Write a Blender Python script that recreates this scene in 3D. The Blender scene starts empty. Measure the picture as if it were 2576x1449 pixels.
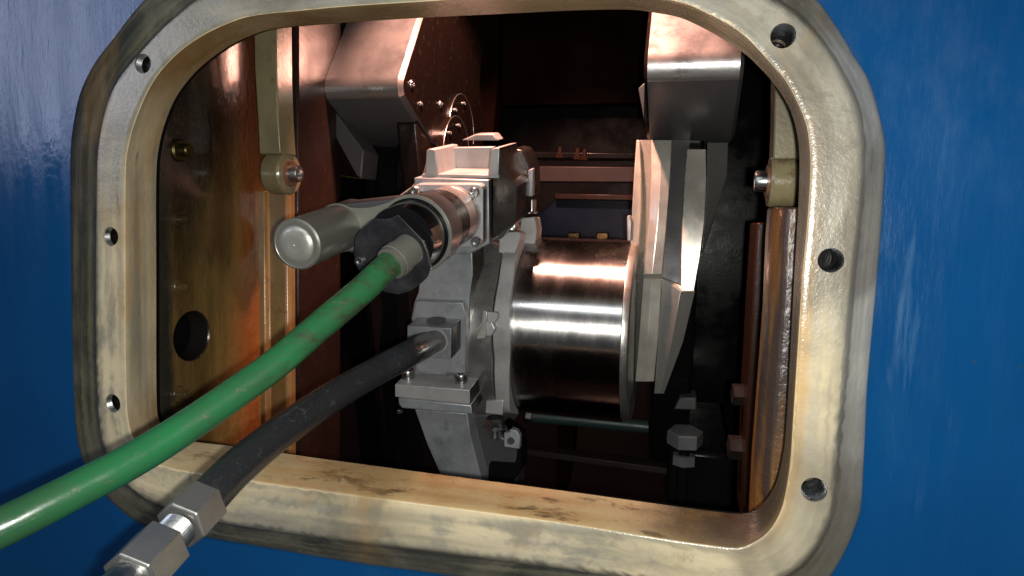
import bpy, bmesh, math, random
import numpy as np
from mathutils import Vector, Matrix
random.seed(7); rng = np.random.RandomState(5)
sc = bpy.context.scene
# ------------------------------------------------------------------ camera
PW, PH, FP = 2576.0, 1449.0, 1700.547
CAM = Vector((0.21765, -0.52607, 0.03297))
YAW, PIT, ROL = 0.252418, -0.097626, -0.026758
def rotm():
    return Matrix.Rotation(YAW, 3, 'Z') @ Matrix.Rotation(PIT, 3, 'X') @ Matrix.Rotation(ROL, 3, 'Y')
RM = rotm()
cd = bpy.data.cameras.new('camera'); cam = bpy.data.objects.new('camera', cd); sc.collection.objects.link(cam)
cd.sensor_width = 36; cd.lens = 36 * FP / PW; cd.clip_start = .01; cd.clip_end = 50
right, fwd, up = RM.col[0], RM.col[1], RM.col[2]
mw = Matrix((right, up, -fwd)).transposed().to_4x4(); mw.translation = CAM
cam.matrix_world = mw; sc.camera = cam
# ------------------------------------------------------------------ light
sc.view_settings.view_transform = 'Standard'; sc.view_settings.look = 'None'
sc.view_settings.gamma = 1; sc.view_settings.exposure = 0.12
w = bpy.data.worlds.new('World'); sc.world = w; w.use_nodes = True
w.node_tree.nodes['Background'].inputs[0].default_value = (.75, .85, 1, 1)
w.node_tree.nodes['Background'].inputs[1].default_value = .035
def aim(o, target):
    o.rotation_euler = (Vector(target) - o.location).to_track_quat('-Z', 'Y').to_euler()
def lamp(name, kind, loc, target, power, col, size=.02, sizey=None, spot=None, blend=.5, spec=1):
    l = bpy.data.lights.new(name, kind); l.energy = power; l.color = col
    if kind == 'AREA':
        l.size = size
        if sizey: l.shape = 'RECTANGLE'; l.size_y = sizey
        else: l.shape = 'DISK'
    else: l.shadow_soft_size = size
    if spot: l.spot_size = math.radians(spot); l.spot_blend = blend
    l.specular_factor = spec
    o = bpy.data.objects.new(name, l); sc.collection.objects.link(o); o.location = loc; aim(o, target); return o
flash = CAM + right * .015 - up * .010 - fwd * .01
lamp('phone_torch', 'SPOT', flash, CAM + fwd * 1 - right * .04, 17, (1, .985, .93), .006, spot=170, blend=.35)
lamp('warm_lamp', 'SPOT', (-.02, .26, .60), (.01, .50, .08), 70, (1, .49, .365), .018, spot=84, blend=.4)
lamp('room_window', 'AREA', (-2.02, -1.4, .60), (-2.02, 0, .60), 11, (.74, .78, 1), 1.25, .68)
lamp('pin_band_strip_lamp', 'AREA', (-.15, -1.2, .86), (.07, .31, -.07), 5, (.92, .97, 1), 1.3, .07)  # unseen strip lamp added to reflect a white band on the crankpin
# ------------------------------------------------------------------ pixel -> place
def ray(px, py):
    return RM @ Vector(((px - PW / 2) / FP, 1, -(py - PH / 2) / FP))
def aty(px, py, Y): d = ray(px, py); return CAM + d * ((Y - CAM.y) / d.y)
def atx(px, py, X): d = ray(px, py); return CAM + d * ((X - CAM.x) / d.x)
def atd(px, py, D): return CAM + ray(px, py) * D
MD = ray(1733, 235).normalized(); MX = Vector((1, 0, 0)); MX = (MX - MD * MX.dot(MD)).normalized(); MU = MX.cross(MD)
def atm(px, py, t): d = ray(px, py); return CAM + d * ((t - CAM.dot(MD)) / d.dot(MD))
def px_of(p):
    q = RM.transposed() @ (Vector(p) - CAM); return (PW / 2 + FP * q.x / q.y, PH / 2 - FP * q.z / q.y)
# ------------------------------------------------------------------ materials
class NB:
    def __init__(s, name):
        s.m = bpy.data.materials.new(name); s.m.use_nodes = True; s.t = s.m.node_tree; s.n = s.t.nodes
        s.b = s.n['Principled BSDF']; s.g = s.n.new('ShaderNodeNewGeometry').outputs['Position']
    def put(s, sock, v):
        if hasattr(v, 'is_output') or isinstance(v, bpy.types.NodeSocket): s.t.links.new(v, sock)
        elif isinstance(v, (tuple, list)) and len(v) == 3 and sock.type == 'RGBA': sock.default_value = (*v, 1)
        else: sock.default_value = v
    def math(s, op, a, b=0, c=0):
        n = s.n.new('ShaderNodeMath'); n.operation = op
        for i, v in enumerate((a, b, c)): s.put(n.inputs[i], v)
        return n.outputs[0]
    def noise(s, scale=5, detail=4, rough=.55, vec=None, stretch=None, dist=0):
        n = s.n.new('ShaderNodeTexNoise'); v = vec or s.g
        if stretch:
            mp = s.n.new('ShaderNodeMapping'); s.put(mp.inputs[0], v); mp.inputs['Scale'].default_value = stretch; v = mp.outputs[0]
        s.put(n.inputs['Vector'], v); n.inputs['Scale'].default_value = scale; n.inputs['Detail'].default_value = detail
        n.inputs['Roughness'].default_value = rough; n.inputs['Distortion'].default_value = dist
        return n.outputs[0]
    def voro(s, scale, vec=None, stretch=None):
        n = s.n.new('ShaderNodeTexVoronoi'); v = vec or s.g
        if stretch:
            mp = s.n.new('ShaderNodeMapping'); s.put(mp.inputs[0], v); mp.inputs['Scale'].default_value = stretch; v = mp.outputs[0]
        s.put(n.inputs['Vector'], v); n.inputs['Scale'].default_value = scale; return n.outputs['Distance']
    def rng(s, v, a, b, c=0, d=1):
        n = s.n.new('ShaderNodeMapRange'); n.interpolation_type = 'SMOOTHSTEP'
        for i, x in enumerate((v, a, b, c, d)): s.put(n.inputs[i], x)
        return n.outputs[0]
    def mix(s, f, a, b, mode='MIX'):
        n = s.n.new('ShaderNodeMix'); n.data_type = 'RGBA'; n.blend_type = mode
        s.put(n.inputs[0], f); s.put(n.inputs[6], a); s.put(n.inputs[7], b); return n.outputs[2]
    def attr(s, name):
        n = s.n.new('ShaderNodeAttribute'); n.attribute_name = name; return n.outputs
    def blob(s, c, r, nz=.35, nscale=9, soft=.5):
        a = s.n.new('ShaderNodeVectorMath'); a.operation = 'SUBTRACT'; s.put(a.inputs[0], s.g); a.inputs[1].default_value = c
        d = s.n.new('ShaderNodeVectorMath'); d.operation = 'DIVIDE'; s.put(d.inputs[0], a.outputs[0]); d.inputs[1].default_value = r
        l = s.n.new('ShaderNodeVectorMath'); l.operation = 'LENGTH'; s.put(l.inputs[0], d.outputs[0])
        k = s.math('ADD', l.outputs['Value'], s.math('MULTIPLY', s.math('SUBTRACT', s.noise(nscale, 4), .5), nz * 2))
        return s.rng(k, 1 - soft, 1 + soft * .4, 1, 0)
    def bump(s, h, strength=.2, dist=.001):
        n = s.n.new('ShaderNodeBump'); n.inputs['Strength'].default_value = strength; n.inputs['Distance'].default_value = dist
        s.put(n.inputs['Height'], h); s.put(s.b.inputs['Normal'], n.outputs[0])
    def set(s, **k):
        for a, v in k.items(): s.put(s.b.inputs[a.replace('_', ' ')], v)
        return s.m
M = {}
def metal(name, base, rough, met=1., spots=.35, scale=30, brush=None, spotcol=None, bump=.15, aniso=0):
    n = NB(name); a = n.noise(scale, 6, .62); b = n.noise(scale * .28, 4, .6)
    dk = spotcol or tuple(x * .42 for x in base)
    c = n.mix(n.rng(b, .42, .72, 0, spots), base, dk)
    c = n.mix(n.rng(a, .5, .75, 0, spots * .8), c, dk)
    fine = n.noise(scale * 14, 3, .6, stretch=brush or (1, 1, 1))
    c = n.mix(n.math('MULTIPLY', fine, .3), c, tuple(x * .6 for x in base))
    n.bump(n.math('ADD', n.math('MULTIPLY', fine, .6), a), bump, .0006)
    r = n.rng(a, .3, .7, max(rough - .08, .04), rough + .12)
    return n.set(Base_Color=c, Roughness=r, Metallic=met)
M['cast'] = metal('bead_blasted_aluminium', (.36, .375, .39), .44, .5, .85, 55, spotcol=(.13, .145, .16), bump=.35)
M['castp'] = metal('machined_aluminium', (.37, .365, .36), .42, .30, .5, 55, bump=.2)
M['steel'] = metal('bare_steel', (.44, .43, .40), .33, .9, .45, 26, bump=.12)
M['bright'] = metal('polished_web_steel', (.68, .66, .58), .32, .70, .10, 18, brush=(1, .2, .08), spotcol=(.5, .45, .36), bump=.10)
M['cw'] = metal('milled_steel', (.42, .41, .405), .31, .85, .7, 20, brush=(.3, 1, 1), spotcol=(.20, .18, .165), bump=.45)
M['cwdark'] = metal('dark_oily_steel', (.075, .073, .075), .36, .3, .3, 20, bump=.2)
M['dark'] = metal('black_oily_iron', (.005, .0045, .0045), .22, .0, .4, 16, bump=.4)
M['bolt'] = metal('zinc_bolt', (.42, .43, .43), .30, 1, .3, 60, bump=.1)
M['motor'] = metal('turned_motor_steel', (.40, .385, .37), .30, .85, .22, 22, brush=(1, 1, 1), bump=.08)
M['sleeve'] = metal('dark_motor_sleeve', (.06, .054, .05), .22, .9, .25, 22, bump=.06)
M['silver'] = metal('silver_anodised', (.21, .21, .18), .40, .55, .14, 24, bump=.1)
M['webgrey'] = metal('scuffed_web_steel', (.42, .42, .385), .28, .7, .2, 16, brush=(1, .2, .08), bump=.25)
M['sideface'] = metal('shaded_side_metal', (.045, .038, .034), .25, .7, .3, 24, bump=.1)  # dark metal with the shade of right-hand sides put into its colour
M['nutgrey'] = metal('dull_grey_nut', (.17, .175, .18), .4, .5, .4, 40, bump=.2)
M['cap'] = metal('turned_cap', (.40, .39, .345), .36, .6, .12, 60, bump=.1)
M['black'] = metal('black_anodised', (.012, .012, .014), .36, .1, .3, 50, spotcol=(.06, .06, .065), bump=.12)
M['blackgloss'] = metal('black_gloss', (.008, .008, .009), .12, .2, .2, 40, bump=.05)
M['oilmaroon'] = metal('maroon_primer', (.0045, .0016, .001), .6, .0, .5, 14, spotcol=(.02, .01, .008), bump=.25)
M['brownbar'] = metal('brown_primer', (.026, .019, .018), .45, .2, .4, 30, bump=.3)
M['farblue'] = metal('far_blue_paint', (.0015, .004, .010), .35, 0, .5, 12, spotcol=(.004, .01, .02), bump=.2)
M['teal'] = metal('teal_pipe_paint', (.022, .045, .042), .4, .1, .4, 30, bump=.2)
M['brass'] = metal('brass_plug', (.07, .055, .022), .35, .9, .4, 60, bump=.2)
# pin: circumferential grinding, so highlights run along the axis
n = NB('ground_crankpin')
f1 = n.noise(60, 4, .6, stretch=(14, .12, .12)); f2 = n.noise(7, 3, .5, stretch=(6, .3, .3))
tg = n.n.new('ShaderNodeTangent'); tg.direction_type = 'RADIAL'; tg.axis = 'X'
n.t.links.new(tg.outputs[0], n.b.inputs['Tangent'])
M['pin'] = n.set(Base_Color=n.mix(n.rng(f2, .35, .7), (.60, .585, .57), (.55, .53, .51)), Roughness=n.rng(n.noise(14, 5, .65, stretch=(1.5, 1, .6)), .35, .68, .22, .31), Metallic=1, Anisotropic=.9, Anisotropic_Rotation=.25)
# blue engine paint
n = NB('blue_engine_paint')
big = n.noise(3.2, 3, .5); mid = n.noise(14, 4, .6, stretch=(1, 1, .35)); fine = n.noise(120, 3, .6)
c = n.mix(n.rng(big, .35, .7), (.0020, .042, .135), (.0028, .054, .17))
c = n.mix(n.rng(mid, .62, .8, 0, .45), c, (.012, .075, .16))
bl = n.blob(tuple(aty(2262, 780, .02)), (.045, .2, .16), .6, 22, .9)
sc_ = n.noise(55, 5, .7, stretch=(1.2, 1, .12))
c = n.mix(n.math('MULTIPLY', bl, n.rng(sc_, .52, .72, 0, .2)), c, (.16, .30, .42))  # glare streak painted as a pale smear in the base colour
hz = n.blob(tuple(aty(2400, 180, .02)), (.14, .2, .10), .5, 9, .9); c = n.mix(n.math('MULTIPLY', hz, n.rng(n.noise(22, 6, .7, stretch=(1, 1, .5)), .4, .7, 0, .13)), c, (.12, .19, .30))  # specular haze painted into the colour at upper right
sm = n.voro(26); c = n.mix(n.rng(sm, .035, .06, .5, 0), c, (.015, .05, .09))
n.bump(n.math('ADD', n.math('ADD', n.math('MULTIPLY', mid, 2.2), n.noise(34, 3, .5, stretch=(1.5, 1, .5))), n.math('ADD', n.math('MULTIPLY', fine, .22), n.math('MULTIPLY', n.noise(70, 5, .7, stretch=(1.5, 1, .3)), 1.1))), .17, .0035)
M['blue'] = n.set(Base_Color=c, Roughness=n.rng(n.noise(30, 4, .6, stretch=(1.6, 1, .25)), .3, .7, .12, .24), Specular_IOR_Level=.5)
# flange: worn cream paint; fv runs 0 back of collar .. 1 inner edge .. 2 outer edge of face .. 3 foot of weld
n = NB('worn_cream_paint')
fv = n.attr('fv')['Fac']; fs = n.attr('fs')['Fac']
cb = n.n.new('ShaderNodeCombineXYZ'); n.put(cb.inputs[0], n.math('MULTIPLY', fs, 1.1)); n.put(cb.inputs[1], n.math('MULTIPLY', fv, .9))
sv = cb.outputs[0]
st1 = n.noise(1.7, 2, .5, vec=sv, stretch=(1, 1.6, 1)); st2 = n.math('ADD', n.math('MULTIPLY', n.noise(11, 5, .62, dist=.6), .6), n.math('MULTIPLY', n.noise(3.0, 3, .5, vec=sv, stretch=(1.2, 1.8, 1)), .4)); gr = n.noise(60, 5, .7); gb = n.noise(9, 5, .6)
nj = n.math('MULTIPLY', n.math('SUBTRACT', st2, .5), .55)
fvj = n.math('ADD', fv, nj)
cream = n.mix(n.rng(gb, .35, .7), (.57, .485, .315), (.45, .375, .235))
c = cream
c = n.mix(n.rng(st1, .38, .68, 0, .8), c, (.20, .185, .135))                 # worn grey streaks round the ring
c = n.mix(n.math('MULTIPLY', n.rng(st2, .42, .75, 0, .6), n.rng(fv, .95, 1.2)), c, (.36, .345, .29))
topg = n.blob((-.22, 0, .24), (.34, .2, .20), .35, 7, .6); topg2 = n.blob((.30, 0, .23), (.22, .2, .25), .35, 7, .6)
onface = n.rng(fv, .98, 1.04)
c = n.mix(n.math('MULTIPLY', onface, n.math('MULTIPLY', n.math('MAXIMUM', topg, topg2), .85)), c, n.mix(n.rng(st2, .38, .62), (.15, .143, .115), (.25, .24, .195)))
botg = n.blob((-.02, 0, -.30), (.42, .2, .065), .5, 9, .7)
c = n.mix(n.math('MULTIPLY', onface, n.math('MULTIPLY', botg, .72)), c, n.mix(n.rng(st2, .38, .62), (.17, .155, .125), (.29, .265, .20)))
wear = n.math('ADD', n.math('MULTIPLY', n.noise(10, 7, .7, dist=.5), .75), n.math('MULTIPLY', n.noise(2.2, 3, .5, vec=sv, stretch=(1.3, 2.6, 1)), .35))
WR = n.math('MULTIPLY', n.rng(wear, .50, .63), n.math('MULTIPLY', n.rng(fv, 1.0, 1.35, .12, .62), n.math('SUBTRACT', 1, n.math('MULTIPLY', n.blob((.36, 0, -.10), (.2, .2, .30), .2, 6, .6), .65))))
c = n.mix(WR, c, (.24, .232, .205))
dirt = n.noise(16, 7, .75, dist=1.2); c = n.mix(n.math('MULTIPLY', n.rng(dirt, .55, .68, 0, .38), onface), c, (.075, .068, .052))
# brown inner edge & collar
wr = n.blob((.315, 0, -.05), (.05, .08, .22), .5, 16, .8)
c = n.mix(n.math('MULTIPLY', wr, n.math('MULTIPLY', n.rng(fvj, 1.45, 1.0), .65)), c, (.48, .27, .08))
col_top = n.blob((-.16, .03, .25), (.34, .1, .15), .4, 8, .5)
incol = n.rng(fv, .97, 1.0, 1, 0)
c = n.mix(n.math('MULTIPLY', incol, n.math('MULTIPLY', col_top, .93)), c, n.mix(n.rng(gb, .4, .62), (.16, .082, .020), (.25, .18, .09)))
ct2 = n.blob((.12, .03, .24), (.32, .1, .07), .4, 8, .5)
c = n.mix(n.math('MULTIPLY', incol, n.math('MULTIPLY', ct2, .8)), c, (.23, .17, .085))
bt = n.blob((.02, .03, -.235), (.36, .1, .07), .35, 10, .6)
c = n.mix(n.math('MULTIPLY', incol, n.math('MULTIPLY', bt, .85)), c, n.mix(n.rng(st2, .4, .62), (.50, .33, .15), (.42, .22, .075)))
blc = n.blob((-.335, .03, -.20), (.05, .1, .06), .6, 24, .7)
c = n.mix(n.math('MULTIPLY', incol, n.math('MULTIPLY', blc, .8)), c, (.22, .09, .025))
brc = n.blob((.275, .035, -.21), (.085, .06, .07), .5, 12, .7)
c = n.mix(n.math('MULTIPLY', incol, n.math('MULTIPLY', brc, .95)), c, (.06, .022, .010))
rgt = n.blob((.31, .03, .05), (.05, .1, .22), .3, 9, .6)
c = n.mix(n.math('MULTIPLY', incol, n.math('MULTIPLY', rgt, .75)), c, (.27, .23, .17))
# scuffs and specks on the bottom collar
sf = n.noise(34, 6, .75, stretch=(.35, 1, 1.5)); c = n.mix(n.math('MULTIPLY', n.math('MULTIPLY', incol, bt), n.rng(sf, .56, .66, 0, .9)), c, (.055, .028, .012))
sk = n.noise(150, 4, .7); c = n.mix(n.rng(sk, .66, .74, 0, .6), c, (.09, .06, .035))
# outer band: dark grime where the paint is gone
band = n.rng(fv, 1.82, 2.02)
leftd = n.blob((-.36, 0, .10), (.10, .1, .34), .5, 8, .7); botd = n.blob((-.05, 0, -.33), (.5, .1, .06), .5, 10, .7)
bc = n.mix(n.rng(st2, .38, .6), (.07, .075, .06), (.22, .20, .14))
bc = n.mix(n.math('MULTIPLY', leftd, .85), bc, n.mix(n.rng(st1, .46, .62), (.030, .036, .034), (.20, .18, .09)))
bc = n.mix(n.math('MULTIPLY', botd, .55), bc, n.mix(n.rng(st1, .42, .58), (.07, .07, .065), (.26, .25, .22)))
rb = n.blob((.42, 0, .10), (.13, .2, .42), .2, 6, .4); bc = n.mix(rb, bc, n.mix(n.rng(st2, .4, .6), (.66, .65, .58), (.46, .46, .45)))  # bright highlight on the right band painted into the colour
c = n.mix(n.math('MULTIPLY', band, .92), c, bc)
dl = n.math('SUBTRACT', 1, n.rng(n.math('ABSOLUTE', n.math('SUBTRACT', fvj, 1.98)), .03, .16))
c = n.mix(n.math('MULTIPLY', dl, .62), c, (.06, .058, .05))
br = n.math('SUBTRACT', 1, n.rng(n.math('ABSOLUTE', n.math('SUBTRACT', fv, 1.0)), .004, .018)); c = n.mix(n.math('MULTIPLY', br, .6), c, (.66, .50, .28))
n.bump(n.math('ADD', n.math('MULTIPLY', gr, .8), n.math('ADD', n.math('MULTIPLY', gb, .8), n.noise(240, 3, .7))), .30, .0008)
blot = n.noise(5.5, 4, .6, dist=.8); c = n.mix(n.math('MULTIPLY', n.rng(blot, .5, .66), n.rng(fv, .9, 1.1, .25, .6)), c, (.115, .10, .075))
bro = n.noise(8, 5, .65, stretch=(1, 1, .5)); c = n.mix(n.rng(bro, .56, .70, 0, .5), c, (.33, .20, .075))
scr = n.noise(90, 3, .6, stretch=(1, 1, .12)); c = n.mix(n.math('MULTIPLY', n.rng(scr, .64, .70, 0, .55), n.rng(gb, .45, .6)), c, (.09, .08, .06))
M['cream'] = n.set(Base_Color=c, Roughness=n.rng(st2, .3, .7, .16, .36), Metallic=n.math('ADD', n.math('MULTIPLY', band, .4), n.math('MULTIPLY', WR, .35)), Specular_IOR_Level=.55)
# varnished inner wall
n = NB('oil_varnished_wall')
a = n.noise(7, 5, .6); b = n.noise(26, 5, .65, stretch=(1, 1, .35)); s1 = n.noise(10, 5, .6, stretch=(1.6, 1.6, .22))
c = n.mix(n.rng(s1, .38, .66), (.18, .115, .036), (.085, .050, .015))
sp_ = n.n.new('ShaderNodeSeparateXYZ'); n.put(sp_.inputs[0], n.g); SEP = sp_.outputs
org = n.blob((-.33, .240, .02), (.1, .042, .42), .3, 8, .9); c = n.mix(n.math('MULTIPLY', org, .8), c, (.22, .058, .014))
tm = n.blob((-.33, .19, .27), (.1, .22, .20), .35, 8, .7); c = n.mix(n.math('MULTIPLY', tm, .92), c, (.085, .026, .014))  # warm lamp's reddish tint on the upper wall painted into the colour
bk = n.blob((-.33, .125, .13), (.1, .085, .17), .35, 12, .7); c = n.mix(n.math('MULTIPLY', bk, .98), c, (.006, .005, .004))
bk2 = n.math('SUBTRACT', 1, n.rng(n.math('ADD', SEP[1], n.math('MULTIPLY', n.noise(22, 4), .02)), .100, .112)); c = n.mix(bk2, c, (.022, .020, .014))  # shaded recess behind the flange painted as a dark strip
sh = n.blob((-.33, .185, .04), (.1, .022, .10), .1, 8, .5); c = n.mix(n.math('MULTIPLY', sh, .6), c, (.05, .018, .008))  # link arm's cast shadow painted into the wall colour
c = n.mix(n.rng(b, .58, .75, 0, .7), c, (.04, .022, .010))
n.bump(n.math('ADD', n.math('MULTIPLY', a, 3), n.math('ADD', b, n.math('MULTIPLY', n.noise(60, 5, .7, stretch=(1, 1, .45)), .8))), .75, .0028)
M['wall'] = n.set(Base_Color=c, Roughness=n.rng(b, .3, .7, .16, .34), Coat_Weight=.5, Coat_Roughness=.12)
n = NB('oily_brown_column')
a = n.noise(9, 5, .6, stretch=(1, 1, .3)); b = n.noise(90, 4, .7)
c = n.mix(n.rng(a, .36, .64), (.17, .058, .014), (.22, .12, .03)); c = n.mix(n.rng(n.noise(14, 4, .6, stretch=(2, 1, .15)), .5, .62, 0, .9), c, (.035, .028, .03))
n.bump(n.math('ADD', n.math('MULTIPLY', n.noise(22, 3), 2), b), .7, .002)
M['column'] = n.set(Base_Color=c, Roughness=.3, Coat_Weight=.25, Coat_Roughness=.1)
def painted(name, c1, c2, c3, rough=.35, scale=12, bump=.4, stretch=(1, 1, .4)):
    n = NB(name); a = n.noise(scale, 5, .6, stretch=stretch); b = n.noise(scale * 5, 5, .7)
    c = n.mix(n.rng(a, .36, .64), c1, c2); c = n.mix(n.rng(b, .56, .7, 0, .7), c, c3)
    n.bump(n.math('ADD', a, b), bump, .0012); return n.set(Base_Color=c, Roughness=n.rng(a, .3, .7, rough - .08, rough + .1))
M['rib'] = painted('cream_rib', (.20, .14, .055), (.12, .068, .022), (.10, .05, .02), .28)
M['redrib'] = painted('red_brown_varnish', (.018, .010, .0075), (.011, .006, .005), (.04, .015, .008), .3)
M['darkbrown'] = painted('dark_brown_varnish', (.022, .010, .006), (.012, .006, .004), (.03, .012, .005), .3)
M['lever'] = painted('khaki_painted_steel', (.19, .16, .085), (.12, .10, .055), (.07, .05, .03), .3)
M['leverside'] = painted('khaki_red_steel', (.15, .075, .045), (.12, .05, .03), (.05, .02, .012), .3)
M['eye'] = painted('worn_eye_steel', (.22, .185, .10), (.12, .095, .05), (.09, .06, .04), .22)
M['webdisc'] = painted('oily_web_steel', (.009, .005, .004), (.006, .004, .003), (.03, .018, .014), .20, 18)
# hoses
n = NB('green_hose_cover')
a = n.noise(22, 5, .65); b = n.noise(70, 6, .75, stretch=(.5, .5, 1)); e = n.noise(9, 3)
c = n.mix(n.rng(e, .35, .65), (.016, .132, .046), (.020, .100, .038))
near = n.blob(tuple(atd(950, 690, .585)), (.15, .13, .12), .6, 24, .9)
c = n.mix(n.math('MULTIPLY', n.math('ADD', n.math('MULTIPLY', near, .75), .30), n.rng(b, .40, .66)), c, (.030, .038, .020))
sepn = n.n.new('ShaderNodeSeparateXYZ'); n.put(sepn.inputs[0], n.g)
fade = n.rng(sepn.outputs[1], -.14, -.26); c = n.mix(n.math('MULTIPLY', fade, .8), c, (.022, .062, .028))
c = n.mix(n.rng(n.noise(60, 4, .7, stretch=(1, 1, 2.2)), .63, .70, 0, .7), c, (.12, .11, .05))
n.bump(n.math('ADD', a, b), .2, .0008)
M['green'] = n.set(Base_Color=c, Roughness=n.rng(b, .3, .7, .20, .40))
n = NB('black_hose_cover')
a = n.noise(24, 5, .65); b = n.noise(160, 5, .75, dist=1.5)
c = n.mix(n.rng(b, .56, .72, 0, .5), (.016, .017, .019), (.09, .095, .10))
n.bump(n.math('ADD', a, b), .22, .0007)
M['rubber'] = n.set(Base_Color=c, Roughness=n.rng(a, .3, .7, .22, .36))
for nm_, sp_v in (('dark', .08), ('oilmaroon', .01), ('farblue', .08), ('brownbar', .12), ('darkbrown', .12), ('cwdark', .3), ('webdisc', .35), ('redrib', .25), ('brass', .2)):
    M[nm_].node_tree.nodes['Principled BSDF'].inputs['Specular IOR Level'].default_value = sp_v
# ------------------------------------------------------------------ object helpers
C = sc.collection
def thing(name, label, cat, loc=(0, 0, 0), group=None):
    o = bpy.data.objects.new(name, None); C.objects.link(o); o.location = loc; o.empty_display_size = .02
    o['label'] = label; o['category'] = cat
    if group: o['group'] = group
    return o
def wloc(p):
    v = Vector((0, 0, 0))
    while p: v += p.location; p = p.parent
    return v
def obj(name, verts, faces, mat, parent=None, smooth=35, bevel=0, label=None, org=None, seg=2):
    me = bpy.data.meshes.new(name); base = wloc(parent)
    vs = [Vector(v) for v in verts]
    if org is None: org = base
    org = Vector(org)
    me.from_pydata([tuple(v - org) for v in vs], [], faces); me.update()
    bm = bmesh.new(); bm.from_mesh(me); bmesh.ops.remove_doubles(bm, verts=bm.verts, dist=1e-6); bmesh.ops.recalc_face_normals(bm, faces=bm.faces); bm.to_mesh(me); bm.free()
    me.materials.append(mat if not isinstance(mat, str) else M[mat])
    o = bpy.data.objects.new(name, me); C.objects.link(o)
    if parent: o.parent = parent
    o.location = org - base
    if smooth: me.shade_smooth(); me.set_sharp_from_angle(angle=math.radians(smooth))
    if bevel:
        b = o.modifiers.new('bevel', 'BEVEL'); b.width = bevel; b.segments = seg; b.limit_method = 'ANGLE'; b.angle_limit = math.radians(32)
    if label: o['label'] = label
    return o
def prism_vf(pts, vec):
    n = len(pts); vec = Vector(vec); v = [Vector(p) for p in pts] + [Vector(p) + vec for p in pts]
    f = [list(range(n)), list(range(2 * n - 1, n - 1, -1))] + [[i, i + n, (i + 1) % n + n, (i + 1) % n] for i in range(n)]
    return v, f
def merge(*vfs):
    V, F = [], []
    for v, f in vfs:
        k = len(V); V += list(v); F += [[i + k for i in q] for q in f]
    return V, F
def basis(d):
    d = Vector(d).normalized(); a = Vector((0, 0, 1)) if abs(d.z) < .9 else Vector((1, 0, 0))
    u = d.cross(a).normalized(); return u, u.cross(d), d
def lathe(A, d, prof, n=64, phase=0, ux=None):
    """prof = [(along, radius)...] closed at both ends if radius 0"""
    u, v, d = basis(d)
    if ux is not None: u = Vector(ux); v = u.cross(d)
    A = Vector(A); V, F = [], []
    for s, r in prof:
        for k in range(n):
            t = 2 * math.pi * k / n + phase; V.append(A + d * s + (u * math.cos(t) + v * math.sin(t)) * r)
    for i in range(len(prof) - 1):
        for k in range(n):
            k2 = (k + 1) % n; F.append([i * n + k, i * n + k2, (i + 1) * n + k2, (i + 1) * n + k])
    if prof[0][1] > 1e-7: F.append(list(range(n)))
    if prof[-1][1] > 1e-7: F.append([(len(prof) - 1) * n + k for k in range(n)][::-1])
    return V, F
def cyl(A, B, r, n=48, b=.0006, r2=None):
    A, B = Vector(A), Vector(B); L = (B - A).length; r2 = r2 or r
    return lathe(A, B - A, [(0, r - b), (b, r), (L - b, r2), (L, r2 - b)], n)
def hexnut(A, d, r, L, phase=0):
    c = r * .07
    return lathe(A, d, [(0, r * .90), (c, r), (L - c, r), (L, r * .90)], 6, phase)
def socket_screw(A, d, r, L):
    """cap screw: A under the head, d outward"""
    return lathe(A, d, [(0, r), (L * .88, r), (L, r * .9), (L, r * .55), (L * .55, r * .5), (L * .55, 0)], 24)
def tube(path, r, n=28, cap=True):
    P = [Vector(p) for p in path]; V, F = [], []; prev = None
    for i, p in enumerate(P):
        t = (P[min(i + 1, len(P) - 1)] - P[max(i - 1, 0)]).normalized()
        if prev is None: u, v, _ = basis(t)
        else: u = (prev - t * prev.dot(t)).normalized(); v = u.cross(t)
        prev = u; rr = r[i] if isinstance(r, (list, tuple)) else r
        for k in range(n):
            a = 2 * math.pi * k / n; V.append(p + (u * math.cos(a) + v * math.sin(a)) * rr)
    for i in range(len(P) - 1):
        for k in range(n):
            k2 = (k + 1) % n; F.append([i * n + k, i * n + k2, (i + 1) * n + k2, (i + 1) * n + k])
    if cap: F.append(list(range(n))); F.append([(len(P) - 1) * n + k for k in range(n)][::-1])
    return V, F
def spline(pts, m=12, closed=False):
    pts = [np.array(p, float) for p in pts]; n = len(pts); out = []
    rngi = range(n) if closed else range(n - 1)
    for i in rngi:
        g = lambda j: pts[j % n] if closed else (pts[j] if 0 <= j < n else (2 * pts[0] - pts[1] if j < 0 else 2 * pts[-1] - pts[-2]))
        a, b, c, d = g(i - 1), g(i), g(i + 1), g(i + 2)
        for k in range(m):
            t = k / m; out.append(.5 * ((2 * b) + (c - a) * t + (2 * a - 5 * b + 4 * c - d) * t * t + (3 * b - a - 3 * c + d) * t ** 3))
    if not closed: out.append(pts[-1])
    return out
def rod_arc(path, r, n=10): return tube(path, r, n)
def box(x0, x1, y0, y1, z0, z1):
    return prism_vf([(x0, y0, z0), (x1, y0, z0), (x1, y0, z1), (x0, y0, z1)], (0, y1 - y0, 0))
def boolean_cut(o, cutters):
    for v, f in cutters:
        c = obj('cutter', v, f, M['dark'], smooth=0)
        bm = o.modifiers.new('b', 'BOOLEAN'); bm.object = c; bm.solver = 'EXACT'
        bpy.context.view_layer.update()
        dg = bpy.context.evaluated_depsgraph_get(); me = bpy.data.meshes.new_from_object(o.evaluated_get(dg))
        o.modifiers.clear(); o.data = me; bpy.data.objects.remove(c)
    return o
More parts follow.
